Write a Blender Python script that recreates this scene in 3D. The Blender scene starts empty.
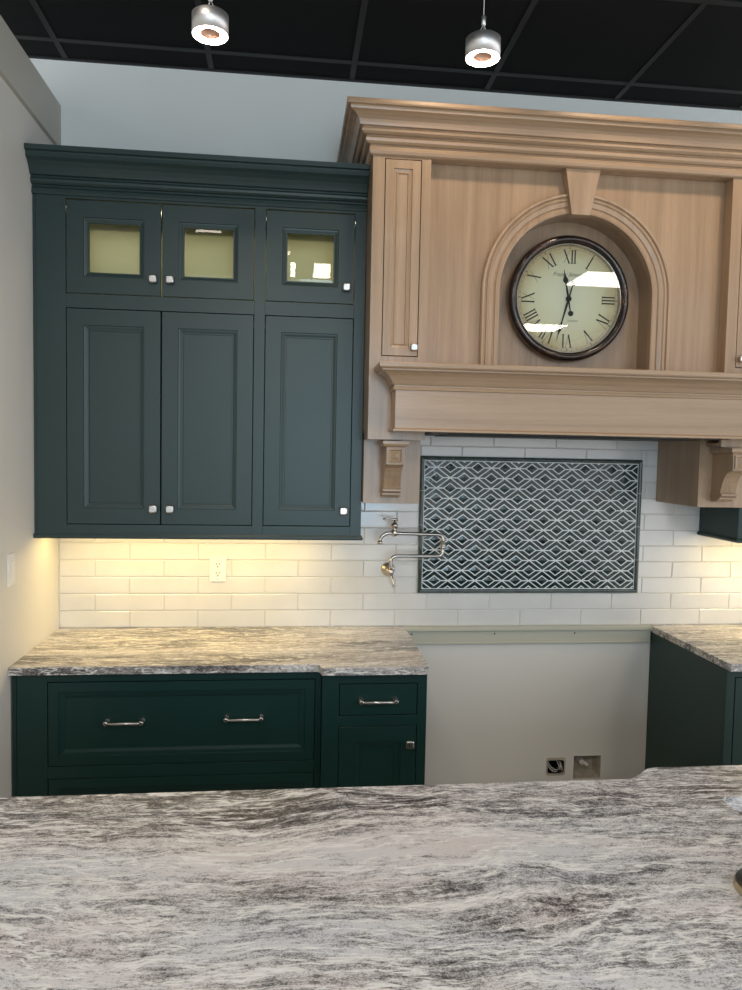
import bpy, bmesh, math, random
from mathutils import Vector, Matrix
random.seed(7)
PI = math.pi
scn = bpy.context.scene
COL = scn.collection

# ---------------------------------------------------------------- materials
def srgb(r, g, b):
    f = lambda c: (c/255/12.92) if c/255 <= .04045 else ((c/255+.055)/1.055)**2.4
    return (f(r), f(g), f(b), 1)

class NT:
    def __init__(s, name):
        s.m = bpy.data.materials.new(name); s.m.use_nodes = True
        s.t = s.m.node_tree; s.t.nodes.clear()
        s.out = s.n('ShaderNodeOutputMaterial')
    def n(s, kind, **kw):
        nd = s.t.nodes.new(kind)
        for k, v in kw.items(): setattr(nd, k, v)
        return nd
    def l(s, a, b): s.t.links.new(a, b)
    def coords(s, scale=(1, 1, 1), rot=(0, 0, 0), loc=(0, 0, 0)):
        tc = s.n('ShaderNodeTexCoord'); mp = s.n('ShaderNodeMapping')
        mp.inputs['Scale'].default_value = scale; mp.inputs['Rotation'].default_value = rot
        mp.inputs['Location'].default_value = loc
        s.l(tc.outputs['Object'], mp.inputs['Vector']); return mp.outputs['Vector']
    def noise(s, vec, scale, detail=4, rough=.5, dist=0):
        nd = s.n('ShaderNodeTexNoise'); s.l(vec, nd.inputs['Vector'])
        nd.inputs['Scale'].default_value = scale; nd.inputs['Detail'].default_value = detail
        nd.inputs['Roughness'].default_value = rough; nd.inputs['Distortion'].default_value = dist
        return nd.outputs['Fac']
    def ramp(s, fac, stops):
        nd = s.n('ShaderNodeValToRGB'); s.l(fac, nd.inputs['Fac'])
        e = nd.color_ramp.elements
        while len(e) < len(stops): e.new(.5)
        for i, (p, c) in enumerate(stops): e[i].position = p; e[i].color = c
        return nd.outputs['Color']
    def mix(s, fac, a, b, mode='MIX'):
        nd = s.n('ShaderNodeMix', data_type='RGBA', blend_type=mode)
        for sock, v in ((nd.inputs[0], fac), (nd.inputs[6], a), (nd.inputs[7], b)):
            if isinstance(v, bpy.types.NodeSocket): s.l(v, sock)
            else: sock.default_value = v
        return nd.outputs[2]
    def bsdf(s, color, rough=.5, metal=0, bump=None, bstr=.1, bdist=.001, coat=0, spec=.5):
        b = s.n('ShaderNodeBsdfPrincipled')
        for sock, v in ((b.inputs['Base Color'], color), (b.inputs['Roughness'], rough)):
            if isinstance(v, bpy.types.NodeSocket): s.l(v, sock)
            else: sock.default_value = v
        b.inputs['Metallic'].default_value = metal
        b.inputs['Coat Weight'].default_value = coat; b.inputs['Coat Roughness'].default_value = .15
        b.inputs['Specular IOR Level'].default_value = spec
        if bump is not None:
            bp = s.n('ShaderNodeBump'); bp.inputs['Strength'].default_value = bstr
            bp.inputs['Distance'].default_value = bdist
            s.l(bump, bp.inputs['Height']); s.l(bp.outputs['Normal'], b.inputs['Normal'])
        s.l(b.outputs['BSDF'], s.out.inputs['Surface']); return b

def paint(name, c, rough=.5, var=.04, scale=3, bstr=.05, spec=.5, coat=0):
    t = NT(name); v = t.coords()
    n = t.noise(v, scale, 3)
    dark = tuple(x*(1-var) for x in c[:3])+(1,); lite = tuple(min(1, x*(1+var)) for x in c[:3])+(1,)
    col = t.ramp(n, [(.3, dark), (.7, lite)])
    t.bsdf(col, rough, bump=t.noise(v, 220, 2), bstr=bstr, bdist=.0004, spec=spec, coat=coat)
    return t.m

def wood(name, axis, tone=1):
    t = NT(name)
    st = {'z': (1, 1, .035), 'x': (.035, 1, 1)}[axis]
    v = t.coords(st)
    fine = t.noise(v, 420, 3, .6)
    broad = t.noise(v, 26, 4, .55, .4)
    c = t.ramp(broad, [(.28, (.300, .200, .122, 1)), (.5, (.375, .256, .160, 1)), (.75, (.440, .306, .198, 1))])
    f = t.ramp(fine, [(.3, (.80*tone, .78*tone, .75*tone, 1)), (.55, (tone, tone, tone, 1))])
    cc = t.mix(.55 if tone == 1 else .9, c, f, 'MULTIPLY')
    t.bsdf(cc, .36, bump=fine, bstr=.12, bdist=.0005, spec=.5, coat=.25)
    return t.m

def granite(name, warm=0, seed=0):
    t = NT(name)
    base = t.coords((1, 1, 1), loc=(seed, seed*.7, 0))
    def warped(src, scale, amt, det=3):
        w_ = t.n('ShaderNodeTexNoise'); t.l(src, w_.inputs['Vector']); w_.inputs['Scale'].default_value = scale; w_.inputs['Detail'].default_value = det
        sub = t.n('ShaderNodeVectorMath', operation='SUBTRACT'); t.l(w_.outputs['Color'], sub.inputs[0]); sub.inputs[1].default_value = (.5, .5, .5)
        sc = t.n('ShaderNodeVectorMath', operation='MULTIPLY'); t.l(sub.outputs[0], sc.inputs[0]); sc.inputs[1].default_value = (amt, amt, 0)
        ad = t.n('ShaderNodeVectorMath', operation='ADD'); t.l(src, ad.inputs[0]); t.l(sc.outputs[0], ad.inputs[1]); return ad.outputs[0]
    big = warped(base, 1.5, .22, 2)
    fin = warped(big, 11, .034, 4)
    def st(src, sx, sy):
        mp = t.n('ShaderNodeMapping'); mp.inputs['Scale'].default_value = (sx, sy, sy); t.l(src, mp.inputs['Vector']); return mp.outputs['Vector']
    def wsum(parts, off):
        acc = None
        for f_, w_ in parts:
            nd = t.n('ShaderNodeMath', operation='MULTIPLY_ADD'); t.l(f_, nd.inputs[0]); nd.inputs[1].default_value = w_
            if acc is None: nd.inputs[2].default_value = off
            else: t.l(acc, nd.inputs[2])
            acc = nd.outputs[0]
        return acc
    bands = t.noise(st(big, .6, 3.4), 1.9, 4, .55)
    if not warm:
        # the slab runs from a dark grained belt at its far edge to a pale bed nearer the middle
        sx = t.n('ShaderNodeSeparateXYZ'); t.l(big, sx.inputs[0])
        mr = t.n('ShaderNodeMapRange'); t.l(sx.outputs[1], mr.inputs[0])
        mr.inputs[1].default_value = seed*.7-2.75; mr.inputs[2].default_value = seed*.7-1.60; mr.inputs[3].default_value = 0; mr.inputs[4].default_value = 1
        g_ = lambda v: (v, v, v, 1)
        belt = t.ramp(mr.outputs[0], [(.0, g_(.62)), (.28, g_(.64)), (.40, g_(.50)), (.48, g_(.64)), (.66, g_(.64)), (.74, g_(.50)), (.83, g_(.31)), (.93, g_(.31)), (1.0, g_(.42))])
        sp = t.n('ShaderNodeSeparateColor'); t.l(belt, sp.inputs[0])
    streak = t.noise(st(fin, 3.6, 22), 1.8, 7, .72)
    fine = t.noise(st(fin, 26, 62), 2.0, 5, .75)
    grain = t.noise(st(base, 120, 150), 2.2, 2, .8)
    val = wsum([(bands, .95), (streak, .62), (fine, .7), (grain, .6)], -.945) if warm else wsum([(bands, .80), (sp.outputs[0], .60), (streak, 1.18), (fine, .95), (grain, .85)], -1.635)
    col = t.ramp(val, [(.27, (.035, .035, .038, 1)), (.38, (.14, .138, .142, 1)), (.47, (.29, .285, .288, 1)),
                       (.56, (.47, .46, .465, 1)), (.70, (.72, .71, .715, 1))])
    tone = t.noise(st(big, .9, 3.0), 2.3, 3, .5)
    tint = t.ramp(tone, [(.36, (.90, .93, .98, 1)), (.5, (1, .985, .985, 1)), (.64, (1.0, .92, .86, 1) if warm else (1.0, .93, .91, 1))])
    col = t.mix(.8, col, tint, 'MULTIPLY')
    def vein(sx, sy, sc_, lo, th):
        v_ = t.noise(st(fin, sx, sy), sc_, 5, .6)
        r = t.ramp(v_, [(.5-th, (0, 0, 0, 1)), (.5, (1, 1, 1, 1)), (.5+th, (0, 0, 0, 1))])
        p = t.ramp(t.noise(st(fin, 7, 20), 2.4, 4, .7), [(lo, (0, 0, 0, 1)), (lo+.10, (1, 1, 1, 1))])
        q = t.n('ShaderNodeSeparateColor'); t.l(t.mix(1, r, p, 'MULTIPLY'), q.inputs[0]); return q.outputs[0]
    col = t.mix(vein(1.3, 9, 1.5, .40, .020), col, (.88, .87, .86, 1))
    col = t.mix(vein(2.0, 13, 1.7, .42, .028), col, (.88, .87, .85, 1))
    if warm: col = t.mix(1, col, (1.0, .97, .93, 1), 'MULTIPLY')
    t.bsdf(col, .33, bump=grain, bstr=.12, bdist=.0006, spec=.4)
    return t.m

def metal(name, c, rough=.25, streak=None):
    t = NT(name)
    v = t.coords(streak or (1, 1, 1))
    n = t.noise(v, 90, 2)
    col = t.ramp(n, [(.3, tuple(x*.85 for x in c[:3])+(1,)), (.7, c)])
    t.bsdf(col, rough, 1.0)
    return t.m

def emit(name, c, s):
    t = NT(name)
    e = t.n('ShaderNodeEmission'); e.inputs['Color'].default_value = c; e.inputs['Strength'].default_value = s
    t.l(e.outputs[0], t.out.inputs['Surface']); return t.m

def glass(name):
    t = NT(name)
    tr = t.n('ShaderNodeBsdfTransparent'); gl = t.n('ShaderNodeBsdfGlossy'); gl.inputs['Roughness'].default_value = .0
    tr.inputs['Color'].default_value = (.97, .985, .97, 1)
    fr = t.n('ShaderNodeFresnel'); fr.inputs['IOR'].default_value = 1.5
    mx = t.n('ShaderNodeMixShader'); t.l(fr.outputs[0], mx.inputs[0]); t.l(tr.outputs[0], mx.inputs[1]); t.l(gl.outputs[0], mx.inputs[2])
    t.l(mx.outputs[0], t.out.inputs['Surface']); return t.m

M = {}
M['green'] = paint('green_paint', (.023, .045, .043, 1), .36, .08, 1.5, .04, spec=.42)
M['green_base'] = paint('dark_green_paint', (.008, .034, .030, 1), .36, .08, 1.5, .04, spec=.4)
M['inside'] = paint('cabinet_inside_paint', (.46, .46, .28, 1), .5)
M['wall'] = paint('wall_paint', (.72, .70, .65, 1), .6, .02, 1.2, .12)
M['wall_up'] = paint('back_wall_paint', (.84, .87, .84, 1), .6, .02, 1.2, .12)
M['band'] = paint('partition_cap_paint', (.50, .49, .43, 1), .55, .03)
M['rail'] = paint('rail_paint', (.50, .49, .40, 1), .45, .03)
M['tile_white'] = paint('glazed_white_tile', (.72, .71, .685, 1), .12, .05, 5, .25, coat=.3)
M['grout'] = paint('tile_grout', (.60, .585, .55, 1), .8)
M['grout_light'] = paint('panel_grout', (.74, .77, .76, 1), .6)
M['floor'] = paint('floor_tile', (.33, .29, .24, 1), .35, .1, 2)
M['wood_v'] = wood('oak_upright_grain', 'z')
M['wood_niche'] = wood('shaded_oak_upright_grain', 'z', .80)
M['wood_h'] = wood('oak_level_grain', 'x')
M['granite'] = granite('island_granite', 0, 2.3)
M['granite_warm'] = granite('perimeter_granite', 1, 5.1)
M['nickel'] = metal('satin_nickel', (.62, .605, .59, 1), .30)
M['nickel_dark'] = metal('aged_nickel', (.60, .55, .50, 1), .28)
M['steel'] = metal('brushed_steel', (.70, .62, .58, 1), .28, (1, 1, 30))
M['gun'] = metal('dark_metal', (.16, .155, .145, 1), .35)
M['liner_metal'] = metal('dark_hood_liner', (.07, .07, .068, 1), .5)
M['alu'] = metal('brushed_aluminium', (.86, .86, .86, 1), .45, (40, 40, .2))
M['dark'] = paint('dark_gap', (.006, .007, .007, 1), .8)
M['black'] = paint('black_ink', (.012, .011, .010, 1), .6)
M['ink'] = paint('grey_ink', (.16, .14, .11, 1), .7)
M['plate'] = paint('white_plastic', (.80, .79, .76, 1), .3, .01)
M['slot'] = paint('socket_slot', (.05, .045, .04, 1), .6)
M['glass'] = glass('clear_glass')
M['led'] = emit('pendant_led', (1, .86, .72, 1), 30)
M['drywall'] = paint('cut_drywall', (.42, .37, .29, 1), .8, .15, 30, .3)
M['brass'] = metal('brass_valve', (.62, .52, .34, 1), .35)
M['wire'] = paint('white_cable', (.62, .60, .56, 1), .5)
M['cable'] = paint('suspension_cable', (.75, .75, .74, 1), .4)

def green_tile():
    t = NT('glazed_green_tile'); v = t.coords()
    c = t.ramp(t.noise(v, 28, 2), [(.35, (.006, .016, .015, 1)), (.65, (.018, .040, .038, 1))])
    t.bsdf(c, .16, bump=t.noise(v, 34, 2), bstr=.6, bdist=.004); return t.m
M['tile_green'] = green_tile()
def liner_mat():
    t = NT('glazed_liner'); v = t.coords()
    c = t.ramp(t.noise(v, 18, 2), [(.35, (.028, .048, .042, 1)), (.65, (.06, .088, .078, 1))])
    t.bsdf(c, .15, coat=.5); return t.m
M['liner'] = liner_mat()
def ceil_mat():
    t = NT('black_ceiling_tile'); v = t.coords()
    n = t.noise(v, 160, 4, .8)
    c = t.ramp(n, [(.35, (.004, .0045, .005, 1)), (.7, (.011, .012, .013, 1))])
    t.bsdf(c, .85, bump=n, bstr=.5, bdist=.003, spec=.2); return t.m
M['ceil'] = ceil_mat()
M['grid'] = paint('black_ceiling_grid', (.014, .0155, .016, 1), .6)
def bezel_mat():
    t = NT('distressed_clock_rim'); v = t.coords()
    n = t.noise(v, 12, 6, .7)
    c = t.ramp(n, [(.5, (.012, .008, .008, 1)), (.62, (.05, .022, .014, 1)), (.72, (.20, .085, .03, 1))])
    t.bsdf(c, .22, coat=.4); return t.m
M['bezel'] = bezel_mat()
def face_mat():
    t = NT('aged_clock_paper'); v = t.coords()
    gr = t.n('ShaderNodeVectorMath', operation='LENGTH'); t.l(v, gr.inputs[0])
    nz = t.noise(v, 9, 4, .6)
    m = t.n('ShaderNodeMath', operation='MULTIPLY_ADD'); t.l(nz, m.inputs[0]); m.inputs[1].default_value = .09; t.l(gr.outputs['Value'], m.inputs[2])
    c = t.ramp(m.outputs[0], [(.12, (.80, .77, .58, 1)), (.21, (.76, .71, .49, 1)), (.275, (.56, .42, .22, 1))])
    t.bsdf(c, .6); return t.m
M['face'] = face_mat()

# ---------------------------------------------------------------- mesh helpers
# all helpers take X along the wall, D out from the wall (world y = -D), Z up
class MB:
    def __init__(s): s.v = []; s.f = []; s.smooth = []
    def add(s, vs, fs, smooth=False):
        o = len(s.v); s.v += [tuple(v) for v in vs]
        for f in fs: s.f.append([i+o for i in f]); s.smooth.append(smooth)
        return s
    def box(s, x0, x1, d0, d1, z0, z1):
        y0, y1 = -d1, -d0
        v = [(x0, y0, z0), (x1, y0, z0), (x1, y1, z0), (x0, y1, z0), (x0, y0, z1), (x1, y0, z1), (x1, y1, z1), (x0, y1, z1)]
        return s.add(v, [(0, 3, 2, 1), (4, 5, 6, 7), (0, 1, 5, 4), (1, 2, 6, 5), (2, 3, 7, 6), (3, 0, 4, 7)])
    def rings(s, loops, closed=True, cap0=True, cap1=True, smooth=False):
        """connect successive loops (same count)"""
        n = len(loops[0]); vs = [p for lp in loops for p in lp]; fs = []
        for k in range(len(loops)-1):
            for i in range(n if closed else n-1):
                j = (i+1) % n
                fs.append((k*n+i, k*n+j, (k+1)*n+j, (k+1)*n+i))
        s.add(vs, fs, smooth)
        o = len(s.v)-len(vs)
        if cap0: s.f.append([o+i for i in range(n)][::-1]); s.smooth.append(False)
        if cap1: s.f.append([o+(len(loops)-1)*n+i for i in range(n)]); s.smooth.append(False)
        return s
    def panel(s, x0, x1, z0, z1, prof, cap=True):
        """rectangular door: prof = [(inset, D)], loops seen from the room"""
        lp = [[(x0+i, -d, z0+i), (x1-i, -d, z0+i), (x1-i, -d, z1-i), (x0+i, -d, z1-i)] for i, d in prof]
        return s.rings(lp, cap0=True, cap1=cap)
    def lathe(s, c, axis, prof, n=32, cap0=True, cap1=True, smooth=True):
        """prof = [(r, h)] along axis from c"""
        a = Vector(axis).normalized(); u = a.orthogonal().normalized(); w = a.cross(u)
        c = Vector(c)
        lp = [[c+a*h+(u*math.cos(2*PI*k/n)+w*math.sin(2*PI*k/n))*r for k in range(n)] for r, h in prof]
        return s.rings(lp, cap0=cap0, cap1=cap1, smooth=smooth)
    def tube(s, pts, r, n=12, cap=True):
        pts = [Vector(p) for p in pts]; loops = []; prev = None
        for i, p in enumerate(pts):
            t = (pts[min(i+1, len(pts)-1)]-pts[max(i-1, 0)]).normalized()
            if prev is None: u = t.orthogonal().normalized()
            else: u = (prev-t*prev.dot(t)).normalized()
            prev = u; w = t.cross(u); rr = r[i] if isinstance(r, (list, tuple)) else r
            loops.append([p+(u*math.cos(2*PI*k/n)+w*math.sin(2*PI*k/n))*rr for k in range(n)])
        return s.rings(loops, cap0=cap, cap1=cap, smooth=True)
    def sweep(s, prof, xl, xr, d0, dback, left=True, right=True):
        """moulding profile [(p out, z)] run along the front with mitred returns"""
        path = []
        if left: path.append(lambda p: (xl-p, -dback))
        path.append((lambda p: (xl-p, -(d0+p))) if left else (lambda p: (xl, -(d0+p))))
        path.append((lambda p: (xr+p, -(d0+p))) if right else (lambda p: (xr, -(d0+p))))
        if right: path.append(lambda p: (xr+p, -dback))
        lp = [[(*g(p), z) for p, z in prof] for g in path]
        return s.rings(lp, cap0=True, cap1=True)
    def prism(s, outer, holes, d0, d1):
        """polygon(s) in XZ extruded from D=d0 to D=d1"""
        return s._ext(outer, holes, lambda x, z, k: (x, -(d1 if k else d0), z))
    def slab(s, outer, holes, z0, z1):
        """polygon(s) in X,D extruded in z"""
        return s._ext(outer, holes, lambda x, d, k: (x, -d, z1 if k else z0))
    def _ext(s, outer, holes, fn):
        bm = bmesh.new(); es = []
        for lp in [outer]+list(holes):
            vs = [bm.verts.new((a, b, 0)) for a, b in lp]
            for i in range(len(vs)): es.append(bm.edges.new((vs[i], vs[(i+1) % len(vs)])))
        bmesh.ops.triangle_fill(bm, use_beauty=True, use_dissolve=False, edges=es)
        bm.verts.index_update()
        co = [(v.co.x, v.co.y) for v in bm.verts]; tris = [[v.index for v in f.verts] for f in bm.faces]
        bm.free()
        for k in (0, 1): s.add([fn(a, b, k) for a, b in co], tris)
        for lp in [outer]+list(holes):
            n = len(lp)
            s.add([fn(a, b, 0) for a, b in lp]+[fn(a, b, 1) for a, b in lp], [(i, (i+1) % n, n+(i+1) % n, n+i) for i in range(n)])
        return s
    def build(s, name, mat, parent=None, bevel=0, origin=None, seg=2, weld=False, smooth_all=False):
        me = bpy.data.meshes.new(name)
        o = Vector(origin) if origin else Vector((0, 0, 0))
        me.from_pydata([tuple(Vector(v)-o) for v in s.v], [], s.f)
        me.polygons.foreach_set('use_smooth', [bool(x) or smooth_all for x in s.smooth])
        me.update()
        bm = bmesh.new(); bm.from_mesh(me)
        if weld: bmesh.ops.remove_doubles(bm, verts=bm.verts, dist=1e-5)
        bmesh.ops.recalc_face_normals(bm, faces=bm.faces); bm.to_mesh(me); bm.free()
        me.materials.append(mat)
        ob = bpy.data.objects.new(name, me); COL.objects.link(ob)
        ob.location = o
        if parent is not None:
            ob.parent = parent
            ob.location = o-WORLD[parent.name]
        WORLD[ob.name] = o
        if bevel:
            b = ob.modifiers.new('bevel', 'BEVEL'); b.width = bevel; b.segments = seg; b.limit_method = 'ANGLE'; b.angle_limit = math.radians(40)
        return ob
WORLD = {}
def thing(name, label, cat, loc, group=None):
    """Empty at the base of a thing; loc = (X, D, Z)"""
    o = bpy.data.objects.new(name, None); COL.objects.link(o)
    w = Vector((loc[0], -loc[1], loc[2])); o.location = w; WORLD[o.name] = w
    o.empty_display_size = .05
    tag(o, label, cat, group); return o
def tag(o, label, cat, group=None):
    o['label'] = label; o['category'] = cat
    if group: o['group'] = group
    return o
def struct(o): o['kind'] = 'structure'; return o
def arc(cx, cz, r, a0, a1, n):
    return [(cx+r*math.cos(a0+(a1-a0)*k/n), cz+r*math.sin(a0+(a1-a0)*k/n)) for k in range(n+1)]
def rrect(x0, x1, z0, z1, r, n=5):
    return arc(x1-r, z1-r, r, 0, PI/2, n)+arc(x0+r, z1-r, r, PI/2, PI, n)+arc(x0+r, z0+r, r, PI, 1.5*PI, n)+arc(x1-r, z0+r, r, 1.5*PI, 2*PI, n)
def bend(pts, r, n=6):
    """round the corners of a 3-D polyline"""
    P = [Vector(p) for p in pts]; out = [P[0]]
    for i in range(1, len(P)-1):
        a = (P[i-1]-P[i]); b = (P[i+1]-P[i]); q = min(r, a.length*.49, b.length*.49)
        A = P[i]+a.normalized()*q; B = P[i]+b.normalized()*q
        for k in range(n+1):
            t = k/n; out.append(A*(1-t)**2+P[i]*2*t*(1-t)+B*t*t)
    out.append(P[-1]); return out

# ---------------------------------------------------------------- room shell
CEIL = 3.437
HX = (2.325, 2.415, .165, .24); GX = (2.462, 2.602, .139, .254)
w = MB().prism([(-2.6, 0), (5.2, 0), (5.2, CEIL+.02), (-2.6, CEIL+.02)],
               [rrect(*HX, .012), [(GX[0], GX[2]), (GX[1], GX[2]), (GX[1], GX[3]), (GX[0], GX[3])]], -.12, 0)
struct(w.build('wall_back', M['wall_up']))
struct(MB().prism([(1.3, .0), (3.2, .0), (3.2, .9), (1.3, .9)],
               [rrect(*HX, .012), [(GX[0], GX[2]), (GX[1], GX[2]), (GX[1], GX[3]), (GX[0], GX[3])]], 0, .003).build('wall_back_lower', M['wall']))
struct(MB().box(-.13, 0, 0, 9, 0, 3.05).build('wall_left', M['wall']))
struct(MB().box(-.15, .017, -.0, 9, 3.048, 3.236).build('trim_1', M['band'], bevel=.002))
struct(MB().box(-2.6, 5.2, 0, 9, -.05, 0).build('floor', M['floor']))
c = struct(MB().box(-2.6, 5.2, -.0, 9, CEIL, CEIL+.05).build('ceiling', M['ceil']))
g = MB()
for k in range(-4, 9):
    x = .04+.627*k; g.box(x-.012, x+.012, 0, 9, CEIL-.004, CEIL+.001)
for k in range(0, 15):
    d = .16+.627*k; g.box(-2.6, 5.2, d-.012, d+.012, CEIL-.0045, CEIL+.001)
g.box(-2.6, 5.2, 0, .012, CEIL-.008, CEIL)
g.build('ceiling_grid', M['grid'], c)
# chair-height rail left on the bare wall between the worktops
rl = struct(MB().box(1.59, 2.828, .0, .018, .829, .914).build('trim_2', M['rail'], bevel=.0015))
MB().box(1.588, 2.828, .018, .034, .894, .914).build('rail_lip', M['rail'], rl, bevel=.003)
MB().box(1.59, 2.828, .018, .0225, .829, .836).build('rail_bead', M['rail'], rl, bevel=.001)
for x in (1.628, 2.035, 2.437):
    MB().lathe((x, -.017, .878), (0, -1, 0), [(.004, 0), (.004, .0025)], 12).build('screw', M['black'], rl)

# tiled splashback: every glazed tile in one surface mesh
tl = MB(); gt = MB()
TH, TL, Z0 = .0787, .308, .915
def tile(x0, x1, z0, z1):
    if x1-x0 < .012 or z1-z0 < .008: return
    a0, a1, c0, c1 = 1.6535, 2.7505, 1.0785, 1.7295      # opening of the decorative panel
    if x0 < a1-1e-6 and x1 > a0+1e-6 and z0 < c1-1e-6 and z1 > c0+1e-6:
        tile(x0, min(x1, a0), z0, z1); tile(max(x0, a1), x1, z0, z1)
        xa, xb = max(x0, a0), min(x1, a1); tile(xa, xb, z0, min(z1, c0)); tile(xa, xb, max(z0, c1), z1)
        return
    g_ = .0014; x0 += g_; x1 -= g_; z0 += g_; z1 -= g_
    b = .003; t = [.0075+random.uniform(-.0006, .0008) for _ in range(4)]
    lp0 = [(x0, -.001, z0), (x1, -.001, z0), (x1, -.001, z1), (x0, -.001, z1)]
    lp1 = [(x0, -.0055, z0), (x1, -.0055, z0), (x1, -.0055, z1), (x0, -.0055, z1)]
    lp2 = [(x0+b, -t[0], z0+b), (x1-b, -t[1], z0+b), (x1-b, -t[2], z1-b), (x0+b, -t[3], z1-b)]
    tl.rings([lp0, lp1, lp2], cap0=False)
for r in range(12):
    z0 = Z0+r*TH; z1 = z0+TH
    xs = [.002]+[(.3127 if r % 2 == 0 else .1587)+TL*k for k in range(0, 13)]
    for a, b in zip(xs, xs[1:]):
        tile(a, min(b, 3.62), z0, z1)
gt.box(0, 3.622, 0, .004, .914, Z0+12*TH)
spl = struct(gt.build('wall_splashback', M['grout']))
tl.build('glazed_tiles', M['tile_white'], spl)

# ---------------------------------------------------------------- small hardware
def knob(x, d, z, parent, r=.0165):
    k = MB().lathe((x, -d, z), (0, -1, 0), [(.009, 0), (.008, .003), (.0055, .006), (.0055, .012)], 20, smooth=True)
    # rounded-square head
    lps = []
    for s, h in ((.6, .012), (.92, .0145), (1, .018), (1, .021), (.92, .0245), (.7, .0265)):
        lps.append([(x+px, -d-h, z+pz) for px, pz in rrect(-r*s, r*s, -r*s, r*s, r*s*.45, 4)])
    k.rings(lps, smooth=True)
    return k.build('knob', M['nickel'], parent, origin=(x, -d, z))
def pull(x0, x1, d, z, parent):
    p = MB()
    for x in (x0+.009, x1-.009):
        p.lathe((x, -d, z), (0, -1, 0), [(.010, 0), (.010, .003), (.006, .006), (.006, .020), (.0095, .024), (.0095, .034), (.006, .037)], 20)
    p.tube([(x0+.009, -d-.029, z-.002), (x1-.009, -d-.029, z-.002)], .0062, 14)
    return p.build('pull_handle', M['nickel'], parent, origin=(x0, -d, z))
def door_prof(d, st=.065, fld=.022, back=.02, rec=.012):
    return [(0, d-back), (0, d-.0012), (.0012, d), (st, d), (st+.0015, d-.0045), (st+fld*.35, d-.0055), (st+fld*.75, d-.0085), (st+fld-.001, d-.0085), (st+fld, d-rec)]

# ---------------------------------------------------------------- green wall cabinet
UD = .334; UX1 = 1.343
uc = thing('wall_cabinet', 'tall dark green wall cabinet with crown moulding, six doors, the top three glazed', 'cabinet', (0.67, .167, 1.372))
b = MB()
b.box(.002, .018, .009, UD-.019, 1.39, 2.80); b.box(UX1-.018, UX1, .009, UD-.019, 1.39, 2.80)
b.box(.018, UX1-.018, .009, .016, 1.40, 2.30); b.box(.018, UX1-.018, .016, UD-.019, 1.402, 1.42)
b.build('carcass', M['green'], uc)
f = MB()
for x0, x1 in ((.014, .129), (.882, .926), (1.297, UX1)): f.box(x0, x1, UD-.019, UD, 1.372, 2.79)
f.box(.002, .0125, UD-.019, UD-.003, 1.372, 2.79)
for z0, z1 in ((1.372, 1.424), (2.3045, 2.361), (2.7365, 2.79)):
    f.box(.129, .882, UD-.019, UD, z0, z1); f.box(.926, 1.297, UD-.019, UD, z0, z1)
f.build('face_frame', M['green'], uc, bevel=.0008)
MB().sweep([(0, 1.366), (.006, 1.366), (.009, 1.371), (.009, 1.378), (.004, 1.386), (0, 1.386)], .0, UX1, UD, .02, left=False).build('light_rail', M['green'], uc)
ins = MB()
ins.box(.018, UX1-.018, .009, .016, 2.335, 2.78); ins.box(.018, .024, .016, UD-.02, 2.335, 2.78); ins.box(UX1-.024, UX1-.018, .016, UD-.02, 2.335, 2.78)
ins.box(.018, UX1-.018, .016, UD-.02, 2.325, 2.337); ins.box(.018, UX1-.018, .016, UD-.02, 2.775, 2.785)
ins.box(.897, .911, .016, UD-.02, 2.337, 2.775)
ins.build('lit_interior', M['inside'], uc)
MB().box(.03, UX1-.03, .09, .115, 2.722, 2.744).build('inside_rail', M['dark'], uc)
cp = [(0, 2.745), (.010, 2.747), (.014, 2.755), (.013, 2.768), (.006, 2.776), (.006, 2.782), (.018, 2.783), (.026, 2.790), (.027, 2.800), (.020, 2.808), (.020, 2.813),
      (.033, 2.815), (.040, 2.828), (.050, 2.843), (.064, 2.858), (.080, 2.867), (.080, 2.880), (.083, 2.886), (.094, 2.889), (.095, 2.907), (.088, 2.910), (-.3, 2.910), (-.3, 2.745)]
GREEN_CROWN = cp[:-2]+[(-.02, 2.910), (-.02, 2.745)]
MB().sweep(cp, .002, UX1, UD-.004, 0, left=False, right=False).build('crown_moulding', M['green'], uc)
G = .0027
for x0, x1, kx in ((.129, .5055, .473), (.5055, .882, .541), (.926, 1.297, 1.262)):
    d = MB().panel(x0+G, x1-G, 1.424+G, 2.3045-G, door_prof(UD)).build('door', M['green'], uc, origin=(x0, -UD, 1.424))
    knob(kx+.004, UD, 1.492, d)
    z0, z1 = 2.361+G, 2.7365-G
    pr = [(0, UD-.02), (0, UD-.0012), (.0012, UD), (.066, UD), (.0675, UD-.0045), (.073, UD-.0055), (.081, UD-.0085), (.086, UD-.0085), (.087, UD-.016), (.087, UD-.0202), (0, UD-.02)]
    gd = MB().panel(x0+G, x1-G, z0, z1-.002, pr, cap=False)
    gd.f = gd.f[:]; 
    # drop the solid back cap so the pane can be seen through
    k = [i for i, fc in enumerate(gd.f) if len(fc) == 4 and sorted(fc) == [0, 1, 2, 3]]
    for i in reversed(k): del gd.f[i]; del gd.smooth[i]
    gdo = gd.build('glazed_door', M['green'], uc, origin=(x0, -UD, z0))
    knob(kx+.001, UD, 2.429, gdo)
    pn = MB()
    xa, xb, za, zb = x0+G+.0865, x1-G-.0865, z0+.0865, z1-.0885
    pn.rings([[(xa+i, -dd, za+i), (xb-i, -dd, za+i), (xb-i, -dd, zb-i), (xa+i, -dd, zb-i)] for i, dd in ((0, UD-.0150), (.012, UD-.0140))], cap0=False, cap1=True)
    pn.build('glass_pane', M['glass'], gdo)

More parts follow.
